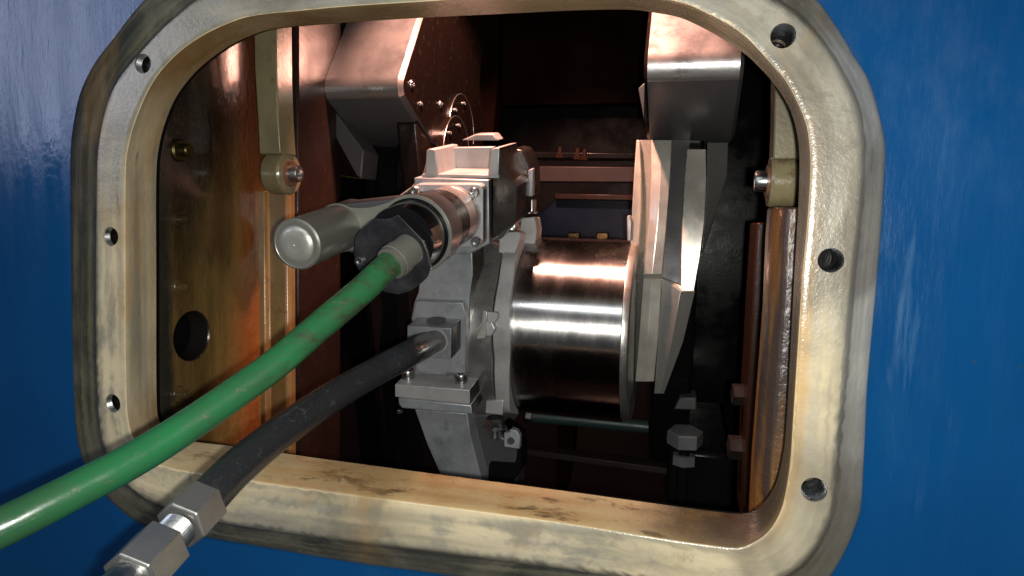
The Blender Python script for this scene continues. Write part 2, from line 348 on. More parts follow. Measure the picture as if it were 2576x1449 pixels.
# ================================================================== CRANKCASE
case = thing('crankcase', 'blue painted engine crankcase with worn cream rounded access opening and oily brown inside walls', 'crankcase', (0, .05, -.24))
OF, OB, OM, OO = 0.0, .047, .0012, .021
Fp = [(315,450),(322,370),(345,290),(385,205),(440,140),(505,92),(575,58),(640,39),(755,27),(890,15),(1100,2),(1300,-12),(1480,-18),(1610,-10),(1698,3),(1748,19),(1833,62),(1883,100),(1943,165),(1983,215),(2023,300),(2035,360),(2038,430),(2030,560),(2017,705),(1996,1032),(1988,1152),(1979,1222),(1967,1275),(1946,1320),(1918,1351),(1887,1369),(1854,1379),(1792,1373),(1672,1356),(1434,1318),(1195,1285),(880,1244),(700,1219),(550,1197),(440,1180),(375,1156),(338,1108),(321,1050),(316,925),(315,700)]
Bp = [(393,450),(400,370),(415,310),(440,250),(475,200),(515,160),(570,120),(630,90),(700,71),(880,56),(1060,45),(1260,35),(1450,26),(1580,24),(1641,31),(1694,40),(1735,54),(1789,81),(1829,105),(1877,138),(1910,169),(1942,204),(1969,242),(1990,282),(2004,330),(2011,390),(2009,500),(1996,730),(1978,1068),(1967,1160),(1950,1222),(1920,1266),(1880,1291),(1800,1287),(1600,1260),(1383,1230),(943,1172),(760,1147),(630,1127),(480,1110),(425,1095),(402,1060),(394,1000),(393,700)]
Mp = [(240,500),(242,400),(250,330),(270,250),(300,190),(350,130),(400,75),(450,30),(500,-8),(580,-40),(720,-65),(900,-85),(1200,-108),(1500,-125),(1700,-108),(1850,-58),(1955,0),(2017,42),(2069,99),(2121,177),(2158,255),(2173,323),(2178,390),(2171,521),(2153,677),(2128,943),(2110,1152),(2100,1275),(2080,1335),(2044,1397),(1995,1445),(1920,1478),(1820,1488),(1600,1462),(1300,1420),(1100,1393),(880,1366),(700,1341),(545,1315),(430,1285),(340,1240),(280,1175),(250,1090),(240,950),(238,720)]
Op = [(188,450),(189,375),(198,300),(215,230),(250,160),(300,95),(350,30),(400,-20),(480,-70),(600,-100),(800,-122),(1200,-148),(1600,-166),(1800,-140),(1950,-80),(2048,0),(2106,78),(2147,146),(2184,208),(2210,297),(2223,365),(2221,443),(2208,640),(2180,943),(2173,1083),(2164,1257),(2152,1310),(2124,1379),(2082,1449),(2030,1500),(1950,1535),(1820,1545),(1600,1508),(1300,1465),(1100,1437),(880,1407),(700,1376),(535,1349),(400,1325),(350,1305),(310,1275),(260,1225),(222,1160),(205,1100),(196,980),(190,700)]
NA = 420; CX, CZ = 0.0, 0.0
angs = np.linspace(math.pi / 2, math.pi / 2 + 2 * math.pi, NA, endpoint=False)
def radial(pts, Y):
    w3 = [aty(p[0], p[1], Y) for p in pts]; sp = spline([(p.x, p.z) for p in w3], 10, True)
    an = np.array([math.atan2(q[1] - CZ, q[0] - CX) for q in sp]); rr = np.array([math.hypot(q[0] - CX, q[1] - CZ) for q in sp])
    o = np.argsort(an); an, rr = an[o], rr[o]
    an = np.concatenate([an - 2 * math.pi, an, an + 2 * math.pi, an + 4 * math.pi]); rr = np.tile(rr, 4)
    return np.interp(angs, an, rr)
rF, rB, rM, rO = radial(Fp, OF), radial(Bp, OB), radial(Mp, OM), radial(Op, OO)
rows = []   # (radius array, y, fv)
rows.append((rB, OB, 0.0)); 
for k in (.25, .5, .75, .955): rows.append((rB * (1 - k) + rF * k, OB * (1 - k) + OF * k, k))
rows.append((rF * 1.0 + .0003, OF + .0007, .99)); rows.append((rF + .0018, OF, 1.01))
for k in (.15, .3, .45, .6, .75, .9): rows.append((rF * (1 - k) + rM * k, OF, 1 + k))
rows.append((rM - .0025, OF + .0001, 1.97)); rows.append((rM, OF + .0022, 2.0))
for k in (.15, .3, .5, .7, .85): rows.append((rM * (1 - k) + rO * k, OF + .0022 + (OO - .008) * k , 2 + k))
rows.append((rO - .0012, OF + .0022 + (OO - .008) * .98, 2.96)); rows.append((rO, OO - .0045, 3.0)); rows.append((rO + .0003, OO + .001, 3.05)); rows.append((rO + .001, OO + .020, 3.1)); rows.append((rO - .01, OB + .004, 3.2)); rows.append((rB + .012, OB + .004, -.1))
V, F = [], []
for rr, y, fv_ in rows:
    for k in range(NA): V.append(Vector((CX + rr[k] * math.cos(angs[k]), y, CZ + rr[k] * math.sin(angs[k]))))
nr = len(rows)
for i in range(nr):
    for k in range(NA):
        k2 = (k + 1) % NA; j = (i + 1) % nr; F.append([i * NA + k, i * NA + k2, j * NA + k2, j * NA + k])
flange = obj('door_flange', V, F, 'cream', case, smooth=40, label='worn cream painted rounded flange around the access opening')
holes = [(359,160,20.5),(278,595,19.5),(283,1015,19.5),(1970,90,33),(2090,655,34),(2048,1232,34)]
cuts = []; hs = []
off = wloc(case)
for hx, hy, hr in holes:
    c = aty(hx, hy, 0); r = (aty(hx + hr, hy, 0) - c).length
    dh = .009 if hx < 1000 else .09; hs.append((c, r, dh)); cuts.append(cyl(c + Vector((0, -.01, 0)), c + Vector((0, dh, 0)), r, 40, .0001))
boolean_cut(flange, cuts)
me = flange.data
fvA = me.attributes.new('fv', 'FLOAT', 'POINT'); fsA = me.attributes.new('fs', 'FLOAT', 'POINT')
fvv, fss = [], []
RY = [(r_, y, f_) for r_, y, f_ in rows[:-3]]
for v in me.vertices:
    p = v.co + flange.location + off; a = math.atan2(p.z - CZ, p.x - CX); a = (a - math.pi / 2) % (2 * math.pi)
    kk = a / (2 * math.pi) * NA; k0 = int(kk) % NA; r = math.hypot(p.x - CX, p.z - CZ)
    if p.y < OB + .002 and r < rM[k0] + .0005:
        tt = min(1, max(0, p.y / OB)); k1 = (k0 + 1) % NA; rc = max(rF[k0], rF[k1]) * (1 - tt) + max(rB[k0], rB[k1]) * tt
        if r <= rc + .003 and p.y > .0004: f = 1 - p.y / OB
        else: f = 1 + min(1, max(0, (r - rF[k0]) / (rM[k0] - rF[k0])))
    else: f = 2 + (r - rM[k0]) / (rO[k0] - rM[k0])
    fvv.append(f); fss.append(a / (2 * math.pi) * 4.2)
fvA.data.foreach_set('value', fvv); fsA.data.foreach_set('value', fss)
me.shade_smooth(); me.set_sharp_from_angle(angle=math.radians(40))
for c, r, dh in hs:   # tapped threads lining each bolt hole
    prof = []; y = .0015
    vfs = []
    s = 0.0; pr = []
    while s < min(dh - .003, .038):
        pr += [(s, r * .995), (s + .0009, r * .92)]; s += .0018
    v_, f_ = lathe(c + Vector((0, .002, 0)), (0, 1, 0), pr, 36); f_ = f_[:-2]
    obj('threaded_hole', v_, f_, 'bolt', case, smooth=0)
    if dh < .05:
        v_, f_ = lathe(c + Vector((0, dh - .0012, 0)), (0, 1, 0), [(0, r * .94), (.0008, r * .94)], 32); obj('hole_shade_disc', v_, f_, 'dark', case, smooth=0)  # black disc paints a deep hole's darkness on the shallow floor
    v_, f_ = lathe(c + Vector((0, -.0006, 0)), (0, 1, 0), [(0, r * 1.07), (.001, r * 1.0), (.003, r * .96), (.001, r * 1.0)], 36); f_ = f_[:-2]
# blue panel with an opening
V, F = [], []
rin = rO - .008
ring2 = [rin, rO + .004, rO + .05]
for q in ring2:
    for k in range(NA): V.append(Vector((q[k] * math.cos(angs[k]), OO + .0004, q[k] * math.sin(angs[k]))))
for k in range(NA):
    c_, s_ = math.cos(angs[k]), math.sin(angs[k]); R = min(1.3 / max(abs(c_), 1e-6), 1.0 / max(abs(s_), 1e-6)); V.append(Vector((R * c_, OO + .0004, R * s_)))
for k in range(NA): V.append(Vector((rin[k] * math.cos(angs[k]), OO + .028, rin[k] * math.sin(angs[k]))))
for i in range(3):
    for k in range(NA): k2 = (k + 1) % NA; F.append([i * NA + k, i * NA + k2, (i + 1) * NA + k2, (i + 1) * NA + k])
for k in range(NA): k2 = (k + 1) % NA; F.append([k, k2, 4 * NA + k2, 4 * NA + k])
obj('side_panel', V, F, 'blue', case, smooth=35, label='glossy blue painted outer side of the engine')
# inside of the front wall round the opening
V, F = [], []
for q in (rB + .002, rB + .05):
    for k in range(NA): V.append(Vector((q[k] * math.cos(angs[k]), OB + .0065, q[k] * math.sin(angs[k]))))
for k in range(NA):
    c_, s_ = math.cos(angs[k]), math.sin(angs[k]); R = min(.8 / max(abs(c_), 1e-6), .66 / max(abs(s_), 1e-6)); V.append(Vector((R * c_, OB + .0065, R * s_)))
for i in range(2):
    for k in range(NA): k2 = (k + 1) % NA; F.append([i * NA + k, i * NA + k2, (i + 1) * NA + k2, (i + 1) * NA + k])
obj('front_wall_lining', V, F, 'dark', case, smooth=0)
# left inner wall (bearing saddle web) with bore
XL = -.33
wl = obj('inner_wall', *box(-.40, XL, .056, .95, -.62, .62), 'wall', case, smooth=30, label='brown oil varnished inner wall with black stain at the left of the opening')
hc = atx(482, 845, XL); hv = (atx(482, 782, XL) - atx(482, 908, XL)).length / 2
boolean_cut(wl, [cyl(hc - Vector((.10, 0, 0)), hc + Vector((.02, 0, 0)), hv, 48, .0001)])
bl_ = obj('bore_lining', *(lambda v, f: (v, f[:-2]))(*lathe(hc - Vector((.072, 0, 0)), (1, 0, 0), [(0, hv * .97), (.072, hv * .985)], 48)), 'dark', case)  # shade inside the bore put into a black lining, mouth left greyer
obj('bore_lip', *(lambda v, f: (v, f[:-2]))(*lathe(hc - Vector((.024, 0, 0)), (1, 0, 0), [(0, hv * .955), (.0235, hv * .965), (.0250, hv * 1.01)], 48)), 'sideface', bl_)
# rib on the left wall
xr = aty(727, 700, .262).x
prof = [(XL - .01, .255), (XL + .008, .255), (XL + .010, .262), (xr - .004, .262), (xr, .266), (xr, .31), (xr, .33), (XL - .01, .33)]
zt, zb = aty(700, 480, .262).z, -.6
obj('vertical_rib', *prism_vf([(x, y, zb) for x, y in prof], (0, 0, zt - zb)), 'rib', case, smooth=30, bevel=.002, label='cream and orange stained vertical rib below the left link arm')
xs = xr + .0015
obj('rib_side_plate', *box(xr - .02, xr + .006, .276, .39, -.6, .6), 'redrib', case, smooth=30, bevel=.003)
obj('rear_wall_plate', *box(xr - .06, xr - .03, .33, .95, .10, .6), 'redrib', case, smooth=30, bevel=.003)
obj('rear_wall_plate', *box(xr - .06, xr - .03, .33, .95, -.6, .098), 'dark', case, smooth=30, bevel=.003)  # lower part coloured black for the shade on this wall
# seam of the wall and pad behind the left eye
pc = atx(742, 425, XL + .004)
obj('round_pad', *lathe(pc - Vector((.01, 0, 0)), (1, 0, 0), [(0, .054), (.022, .054), (.025, .050)], 48), 'redrib', case, label='orange brown round pad behind the left link arm eye')
for (bx_, by_, rr, mt) in [(450,378,.0115,'brass'),(447,552,.0085,'wall'),(446,722,.0085,'wall'),(446,992,.009,'wall')]:
    c = atx(bx_, by_, XL); sx = Vector((1, 0, 0))
    v_, f_ = merge(lathe(c - sx * .004, sx, [(0, rr * 1.15), (.006, rr * 1.1), (.008, rr * .95)], 24), lathe(c, sx, [(0, rr * .62), (.013, rr * .60), (.0145, rr * .5)], 24))
    obj('wall_plug', v_, f_, mt, case, label='brass plug in the black stained wall' if mt == 'brass' else None)
c = aty(768, 920, .42); obj('wall_bolt', *merge(hexnut(c, (1, -.25, 0), .013, .014), cyl(c - Vector((.01, 0, 0)), c + Vector((.001, 0, 0)), .018, 24)), 'redrib', case)
# right inner wall and column
XR = .40
obj('inner_wall', *box(XR, XR + .06, .056, .95, -.62, .62), 'redrib', case, smooth=0, label='dark brown inner wall at the right of the opening')
def col_x(py): return 0
colL = [(1934,522),(1928,600),(1922,760),(1908,950),(1893,1150),(1884,1330)]; 
VV = []; YC = .105
for (px_, py_) in colL:
    a = aty(px_, py_, YC + .02); wdt = .052
    z = a.z; x = a.x
    VV.append([(x + .004, YC + .05, z), (x, YC + .03, z), (x + .004, YC + .012, z), (x + .014, YC, z), (x + .03, YC - .001, z), (x + .042, YC + .006, z), (x + .048, YC + .012, z), (x + .062, YC + .016, z), (x + .10, YC + .02, z), (x + .10, YC + .05, z)])
V = [Vector(p) for r in VV for p in r]; k_ = len(VV[0]); F = []
for i in range(len(VV) - 1):
    for k in range(k_): F.append([i * k_ + k, i * k_ + (k + 1) % k_, (i + 1) * k_ + (k + 1) % k_, (i + 1) * k_ + k])
F += [list(range(k_)), [(len(VV) - 1) * k_ + k for k in range(k_)]]
obj('oily_column', V, F, 'column', case, smooth=40, bevel=.002, label='glossy oil coated brown column inside the right edge')
# thin brown flange left of the column
obj('wall_flange', *prism_vf([aty(x, y, .30) for x, y in [(1905,560),(1925,560),(1890,1330),(1868,1330),(1880,1000)]], (0, .1, 0)), 'darkbrown', case, bevel=.002)
for (px_, py_, r_) in [(1862,992,.014),(1852,1125,.0155)]:
    c = aty(px_, py_, .36); obj('wall_nut', *merge(hexnut(c + Vector((.008, 0, 0)), (-1, -.1, 0), r_, .018), cyl(c, c + Vector((.06, 0, 0)), r_ * .75, 20)), 'sideface', case)
# far interior
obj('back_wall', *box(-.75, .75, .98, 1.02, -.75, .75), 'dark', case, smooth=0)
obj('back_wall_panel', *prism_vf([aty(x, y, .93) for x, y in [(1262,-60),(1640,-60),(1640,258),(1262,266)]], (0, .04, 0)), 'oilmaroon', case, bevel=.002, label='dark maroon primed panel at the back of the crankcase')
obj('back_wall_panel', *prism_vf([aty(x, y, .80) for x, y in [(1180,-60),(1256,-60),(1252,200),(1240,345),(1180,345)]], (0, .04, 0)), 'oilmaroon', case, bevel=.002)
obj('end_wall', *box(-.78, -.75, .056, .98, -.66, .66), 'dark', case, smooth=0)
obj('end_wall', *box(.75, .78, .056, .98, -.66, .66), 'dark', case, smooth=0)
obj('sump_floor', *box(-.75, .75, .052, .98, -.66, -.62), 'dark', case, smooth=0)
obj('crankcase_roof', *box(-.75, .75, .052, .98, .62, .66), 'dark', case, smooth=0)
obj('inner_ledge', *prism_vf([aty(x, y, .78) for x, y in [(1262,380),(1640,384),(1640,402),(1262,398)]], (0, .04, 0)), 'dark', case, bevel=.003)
obj('cross_bar', *prism_vf([aty(x, y, .70) for x, y in [(1300,417),(1605,420),(1605,459),(1300,457)]], (0, .03, 0)), 'brownbar', case, bevel=.002, label='brown primed cross bar behind the tool')
obj('far_bracket', *prism_vf([aty(x, y, .86) for x, y in [(1410,485),(1600,490),(1612,560),(1612,612),(1300,612),(1320,560),(1380,520)]], (0, .05, 0)), 'farblue', case, bevel=.003)
obj('far_bracket', *prism_vf([aty(x, y, .84) for x, y in [(1395,486),(1600,490),(1600,505),(1395,501)]], (0, .02, 0)), 'darkbrown', case, bevel=.002)
for x0 in (1428, 1500): obj('far_block', *prism_vf([aty(x, y, .80) for x, y in [(x0,584),(x0+30,585),(x0+30,615),(x0,615)]], (0, .02, 0)), 'brass', case, bevel=.002)
for x0, y0 in ((1408,398),(1452,402),(1470,404)): 
    c = aty(x0, y0, .70); obj('far_stud', *merge(cyl(c, c + Vector((0, 0, .02)), .004, 16), hexnut(c, (0, 0, 1), .007, .008)), 'darkbrown', case)
# under the pin
obj('oil_pipe', *tube([aty(1335, 1046, .62), aty(1450, 1056, .62), aty(1640, 1075, .62)], .0115, 20), 'teal', case, label='teal painted oil pipe under the crankpin')
obj('pipe_nut', *hexnut(aty(1325, 1046, .615), (1, 0, -.02), .016, .012), 'bolt', case)
obj('lower_rail', *prism_vf([aty(x, y, .60) for x, y in [(1300,1127),(1690,1180),(1690,1197),(1300,1143)]], (0, .03, 0)), 'brownbar', case, bevel=.002)
obj('lower_strut', *prism_vf([aty(x, y, .63) for x, y in [(1405,1064),(1448,1068),(1442,1150),(1425,1235),(1398,1232),(1402,1150)]], (0, .03, 0)), 'oilmaroon', case, bevel=.002)
for (x_, y_, rx, h_) in [(1722, 1118, .026, .036)]:
    c = aty(x_, y_, .46); obj('main_bearing_nut', *merge(hexnut(c, (0, -.12, 1), .0255, .022, .35), hexnut(c + Vector((0, 0, -.030)), (0, 0, 1), .0175, .015)), 'nutgrey', case)
obj('bearing_stud', *cyl(c + Vector((0, 0, -.14)), c, .008, 24), 'dark', case)
obj('bearing_cap_block', *prism_vf([aty(x, y, .48) for x, y in [(1710,1000),(1752,1000),(1752,1032),(1695,1030)]], (0, .05, 0)), 'cwdark', case, bevel=.002)
obj('bearing_cap', *box(.205, .30, .50, .80, -.62, -.30), 'dark', case, bevel=.01)
# ================================================================== LINK ARMS
def link_arm(bar, side, eye_c, eye_r, x0, x1, pin_dir, label, Yb):
    t = thing('link_arm', label, 'link arm', tuple(eye_c), 'link arms hanging in the crankcase')
    fr = [aty(x, y, Yb) for x, y in bar]
    obj('bar', *prism_vf(fr, (0, .034, 0)), 'lever', t, bevel=.0015)
    e = Vector(eye_c)
    obj('eye', *lathe(Vector((x0, e.y, e.z)), (1, 0, 0), [(0, eye_r * .93), (.003, eye_r), (x1 - x0 - .003, eye_r), (x1 - x0, eye_r * .93)], 56), 'eye', t, smooth=30)
    xa = x1 if pin_dir > 0 else x0; d = Vector((pin_dir, 0, 0)); A = Vector((xa, e.y, e.z))
    obj('bearing_ring', *lathe(A - d * .001, d, [(0, eye_r * .62), (.0035, eye_r * .60), (.0035, eye_r * .46)], 40), 'leverside', t)
    obj('pin', *lathe(A - d * .001, d, [(0, eye_r * .40), (.012, eye_r * .40), (.014, eye_r * .36), (.014, eye_r * .26), (.010, eye_r * .22)], 40), 'bolt', t)
    return t
yb = .205; ey = yb + .026
xe1 = aty(731, 437, ey).x
# the eye's end face carries the pin; eye reaches from the pin side back to the wall side
link_arm([(637,-40),(693,-40),(696,180),(700,300),(706,386),(652,388),(648,300),(640,170)], 0, (xe1, ey, aty(731, 437, ey).z), .0262, aty(654, 437, yb + .002).x, xe1, 1,
         'khaki link arm with round eye and steel pin hanging on the left inner wall', yb)
yb2 = .17
zc = aty(1970, 452, yb2).z
link_arm([(1950,150),(2060,150),(2060,300),(2025,400),(1945,400),(1948,300)], 0, (aty(1970, 452, yb2).x, yb2 + .026, zc), .0265, aty(1941, 452, yb2).x, aty(2012, 452, yb2).x, -1,
         'khaki link arm with short steel pin half hidden behind the right edge of the flange', yb2)
# ================================================================== CRANKSHAFT
Cy = .43
r0, r1 = ray(1420, 598), ray(1420, 1048); a0, a1 = math.atan2(r0.z, r0.y), math.atan2(r1.z, r1.y)
am, ha = (a0 + a1) / 2, (a0 - a1) / 2
D = (Cy - CAM.y) / math.cos(am); PC = Vector((.08, Cy, CAM.z + D * math.sin(am))); PR = D * math.sin(ha)
yf = Cy - PR * .97
shaft = thing('crankshaft', 'polished steel crankshaft with ground crankpin, webs and counterweights in the middle of the opening', 'crankshaft', tuple(PC))
xa, xb = aty(1225, 820, yf).x, aty(1562, 820, yf).x
f_r = .006
obj('crankpin', *lathe(Vector((xa - .03, PC.y, PC.z)), (1, 0, 0), [(0, PR * .999)] + [(s_, PR) for s_ in np.linspace(.001, xb - xa + .022, 6)] + [(xb - xa + .03, PR)], 160), 'pin', shaft, smooth=50, org=(PC.x, PC.y, PC.z), label='mirror ground round crankpin')
obj('pin_fillet_ring', *lathe(Vector((xb + .0005, PC.y, PC.z)), (1, 0, 0), [(0, PR - .0008), (.0015, PR - .0006), (.008, PR - .003), (.010, PR - .006)], 128), 'steel', shaft, smooth=30)
# web to the right, seen edge-on with milled facets
def loft(rows_, back):
    V, F = [], []
    for r_ in rows_:
        V += r_; V.append(Vector((r_[-1].x, back, r_[-1].z))); V.append(Vector((r_[0].x, back, r_[0].z)))
    w_ = len(rows_[0]) + 2
    for i in range(len(rows_) - 1):
        for j in range(w_): F.append([i * w_ + j, i * w_ + (j + 1) % w_, (i + 1) * w_ + (j + 1) % w_, (i + 1) * w_ + j])
    return V, F + [list(range(w_)), [(len(rows_) - 1) * w_ + j for j in range(w_)]]
def dY(k): return .020 * ((k - 620) / 270.0) ** 2 - .010
def pr_(spec, back=.60):
    return loft([[aty(x, k, Y + dY(k)) for x, Y in r_] for k, r_ in spec], back)
web = obj('crank_web', *pr_([(352, [(1638,.402),(1662,.398),(1690,.402)]), (440, [(1638,.402),(1661,.398),(1686,.402)]), (560, [(1632,.402),(1654,.398),(1677,.402)]), (690, [(1618,.400),(1640,.396),(1665,.400)]),
    (700, [(1618,.406),(1640,.402),(1665,.406)]), (840, [(1608,.402),(1630,.398),(1656,.402)]), (960, [(1598,.400),(1620,.396),(1645,.400)])]), 'bright', shaft, smooth=8, bevel=.0008, label='bright milled ridge of the right crank web')
obj('web_facet', *pr_([(352, [(1601,.430),(1607,.428),(1612,.452)]), (440, [(1595,.420),(1612,.424),(1617,.450)]), (530, [(1590,.415),(1612,.420),(1620,.45)]), (620, [(1586,.415),(1606,.420),(1615,.45)]), (680, [(1587,.418),(1602,.422),(1607,.44)]), (716, [(1595,.425),(1601,.425),(1604,.432)])], .47), 'bright', web, smooth=25, bevel=.0008, label='bright lens shaped facet')
obj('web_groove', *pr_([(352, [(1604,.45),(1640,.425)]), (560, [(1600,.445),(1636,.425)]), (700, [(1596,.44),(1620,.420)]), (840, [(1586,.45),(1610,.425)]), (958, [(1588,.46),(1600,.43)])]), 'webgrey', web, smooth=20, label='darker groove left of the ridge')
obj('web_recess', *pr_([(352, [(1686,.45),(1735,.45)]), (560, [(1672,.44),(1725,.44)]), (740, [(1655,.425),(1715,.425)])]), 'cwdark', web, smooth=20)  # shade of the recess put into a darker steel
obj('web_facet', *pr_([(375, [(1728,.434),(1776,.430)]), (452, [(1722,.424),(1777,.420)]), (560, [(1716,.414),(1772,.410)]), (640, [(1713,.410),(1762,.406)]), (733, [(1712,.404),(1746,.408)])], .56), 'bright', web, smooth=20, bevel=.001, label='wide bright flat facet')
obj('web_facet', *pr_([(358, [(1780,.424),(1832,.452)]), (440, [(1779,.418),(1829,.452)]), (530, [(1775,.414),(1803,.440)]), (610, [(1768,.410),(1779,.428)]), (640, [(1764,.408),(1768,.412)])], .58), 'webgrey', web, smooth=20, bevel=.001)
obj('web_facet', *pr_([(700, [(1665,.412),(1666,.412),(1667,.412)]), (733, [(1664,.410),(1712,.4035),(1748,.4075)]), (860, [(1655,.408),(1690,.398),(1718,.410)]), (990, [(1646,.405),(1660,.402),(1670,.404)])], .56), 'webgrey', web, smooth=12, bevel=.001, label='scuffed grey lower facet of the right crank web')
obj('web_side', *prism_vf([Vector((aty(1700, 700, .47).x - .03, y, z)) for y, z in [(.475, .16), (.47, -.10), (.52, -.28), (.60, -.36), (.78, -.36), (.84, .0), (.78, .18)]], (.06, 0, 0)), 'dark', shaft, bevel=.006)
# web behind the tool at left, mostly in the dark
wx0, wx1 = aty(905, 500, .46).x, aty(1062, 500, .46).x
V, F = [], []
for (z, ys) in ((aty(980, 362, .47).z, 0), (aty(980, 700, .47).z, -.01), (aty(980, 1000, .47).z, .03), (aty(980, 1250, .47).z, .08)):
    for x_, y_ in ((0, .475), (.10, .462), (.22, .458), (.26, .478), (.55, .478), (.62, .456), (.85, .456), (1, .48), (1, .70), (0, .70)): V.append(Vector((wx0 + (wx1 - wx0) * x_, y_ + ys, z)))
for i in range(3):
    for j in range(10): F.append([i * 10 + j, i * 10 + (j + 1) % 10, (i + 1) * 10 + (j + 1) % 10, (i + 1) * 10 + j])
F += [list(range(10)), [30 + j for j in range(10)]]
obj('crank_web', V, F, 'dark', shaft, smooth=14, bevel=.0015, label='dark oily left crank web behind the grinding tool')
# counterweights: yz profile, extruded along the shaft
def cweight(L1, L2, L3, L4, xl, xr_, Y2, mtop, label, back=.28, chl=None):
    t2 = aty(*L2, Y2); X = t2.x
    p1 = atx(*L1, X) if abs(L1[0] - 1733) > 300 else None
    return X
def rnd(p, q, r_, n_=8):
    return [(p[0] * (1 - k / n_) + q[0] * k / n_, p[1] * (1 - k / n_) + q[1] * k / n_) for k in range(n_ + 1)]
YS = .345
XLc = aty(810, 195, YS).x
q1, q2, q3, q4 = atx(866, 50, XLc), atx(811, 193, XLc), atx(813, 250, XLc), atx(905, 366, XLc)
def cprofile(q1, q2, q3, q4, back):
    P = []
    up_ = Vector((0, q1.y - q2.y, q1.z - q2.z)).normalized(); P.append((q1.y + up_.y * .08, q1.z + up_.z * .08)); P.append((q2.y, q2.z))
    for k in range(1, 9):     # rounded nose between top slope and lower face
        t = k / 9; a = Vector((q2.y, q2.z)); b = Vector((q3.y, q3.z)); cpt = Vector((min(q2.y, q3.y) - .010, (q2.z * .52 + q3.z * .48)))
        v = a * (1 - t) ** 2 + cpt * 2 * t * (1 - t) + b * t * t; P.append((v.x, v.y))
    P.append((q3.y, q3.z)); P.append((q4.y, q4.z)); P.append((q4.y + back, q4.z)); P.append((q4.y + back + .03, q1.z + .05))
    return P
print('CW q', [tuple(round(c, 3) for c in q) for q in (q1, q2, q3, q4)])
XRc = aty(1006, 190, YS).x
prL = cprofile(q1, q2, q3, q4, .22)
def xprism(prof, x0, x1): return prism_vf([(x0, y, z) for y, z in prof], (x1 - x0, 0, 0))
cwl = obj('counterweight', *xprism(prL, XLc, XRc + .004), 'cw', shaft, smooth=40, bevel=.006, seg=1, label='left counterweight block with rounded front edge')
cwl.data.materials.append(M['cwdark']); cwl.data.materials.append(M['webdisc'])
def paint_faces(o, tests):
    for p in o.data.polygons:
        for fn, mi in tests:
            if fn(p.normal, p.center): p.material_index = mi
paint_faces(cwl, [(lambda n_, c_: c_.z + PC.z < q3.z - .002 and n_.z < -.1, 1), (lambda n_, c_: abs(n_.x) > .9, 2)])  # down-facing faces get darker steel, their shade put into the colour
# left chamfer strap of the left counterweight
obj('strap', *prism_vf([aty(x, y, .375) for x, y in [(803,225),(812,240),(905,366),(915,380),(908,450),(895,440),(798,262)]], (0, .05, 0)), 'cwdark', cwl, bevel=.002)
# mirrored weight on the right
def rp(px_, py_, Y): return aty(px_, py_, Y)
g2, g3, g4 = rp(1640, 128, q2.y), rp(1640, 206, q3.y + .004), rp(1640, 351, q4.y)
dz = g2.z - q2.z; g1 = Vector((0, q1.y, q1.z + dz)); 
XA, XB = aty(1618, 205, YS).x, aty(1873, 150, YS).x
prR = cprofile(g1, g2, g3, g4, .22)
cwr = obj('counterweight', *xprism(prR, XA, XB), 'cw', shaft, smooth=40, bevel=.0045, seg=1, label='right counterweight block with rounded front edge')
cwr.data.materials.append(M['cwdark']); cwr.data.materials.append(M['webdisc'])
paint_faces(cwr, [(lambda n_, c_: c_.z + PC.z < g3.z - .002 and n_.z < -.1, 1), (lambda n_, c_: abs(n_.x) > .9, 2)])  # same shade colouring on the down-facing faces of this weight
obj('counterweight_skirt', *prism_vf([aty(x, y, q3.y + .004) for x, y in [(1606,222),(1622,208),(1620,300)]] , (0, .1, 0)), 'cwdark', cwr, bevel=.001)
for px_, py_, r_ in ((1036,212,.0045),(1058,262,.003),(1108,262,.004)):
    c_ = atx(px_, py_, XRc + .004); obj('lock_screw', *merge(socket_screw(c_, (1, 0, 0), r_, .003), lathe(c_, (1, 0, 0), [(0, r_ * 1.5), (.0012, r_ * 1.4)], 20)), 'bolt', cwl)
# clamp arcs and discs on the inner face of the left web
xw = XRc + .0045
obj('web_cheek', *xprism([(.40, .17), (.46, .36), (.54, .47), (.66, .40), (.73, .22), (.74, .0), (.60, -.1), (.45, 0)], XRc - .03, XRc + .0015), 'webdisc', shaft, bevel=.004, label='oily dark brown web cheek beside the left counterweight')
for cpx, cpy, tpy, th in ((1160, 335, 226, .006), (1147, 392, 281, .014)):
    c = atx(cpx, cpy, XRc + th); tp_ = atx(cpx, tpy, XRc + th); rr_ = (tp_ - c).length * .9; c.x = XRc
    rg_ = obj('bolted_ring', *lathe(c, (1, 0, 0), [(0, rr_), (th, rr_), (th + .002, rr_ - .002)], 72), 'webdisc', shaft, smooth=30)
    obj('ring_edge', *tube([c + Vector((th + .0015, rr_ * math.sin(math.radians(a)), rr_ * math.cos(math.radians(a)))) for a in range(-100, 101, 5)], .0007, 8), 'steel', rg_)
    for a in (-50, 5): obj('ring_screw', *socket_screw(c + Vector((th + .002, (rr_ - .014) * math.sin(math.radians(a)), (rr_ - .014) * math.cos(math.radians(a)))), (1, 0, 0), .0035, .003), 'bolt', rg_)
# ================================================================== GRINDING TOOL
tool = thing('crankpin_grinder', 'grey aluminium crankpin grinding tool with two motors clamped around the crankpin', 'grinding machine', tuple(atm(1120, 960, .28)))
T = tool
def mprism(name, pts, t0, dt, mat, parent=None, **k):
    return obj(name, *prism_vf([atm(x, y, t0) for x, y in pts], MD * dt), mat, parent or T, **k)
# channel bracket on top
cb_ = mprism('channel_bracket', [(1069,441),(1072,379),(1079,374),(1095,376),(1103,441)], .262, .085, 'castp', bevel=.0012, label='aluminium channel bracket on top of the tool')
mprism('channel_side', [(1227,441),(1234,378),(1240,373),(1257,371),(1254,443)], .262, .085, 'castp', cb_, bevel=.0012)
mprism('channel_end', [(1102,425),(1096,372),(1239,370),(1231,428)], .330, .016, 'castp', cb_, bevel=.001)
mprism('bracket_floor', [(1062,437),(1255,440),(1255,449),(1058,446)], .262, .088, 'castp', cb_, bevel=.001)
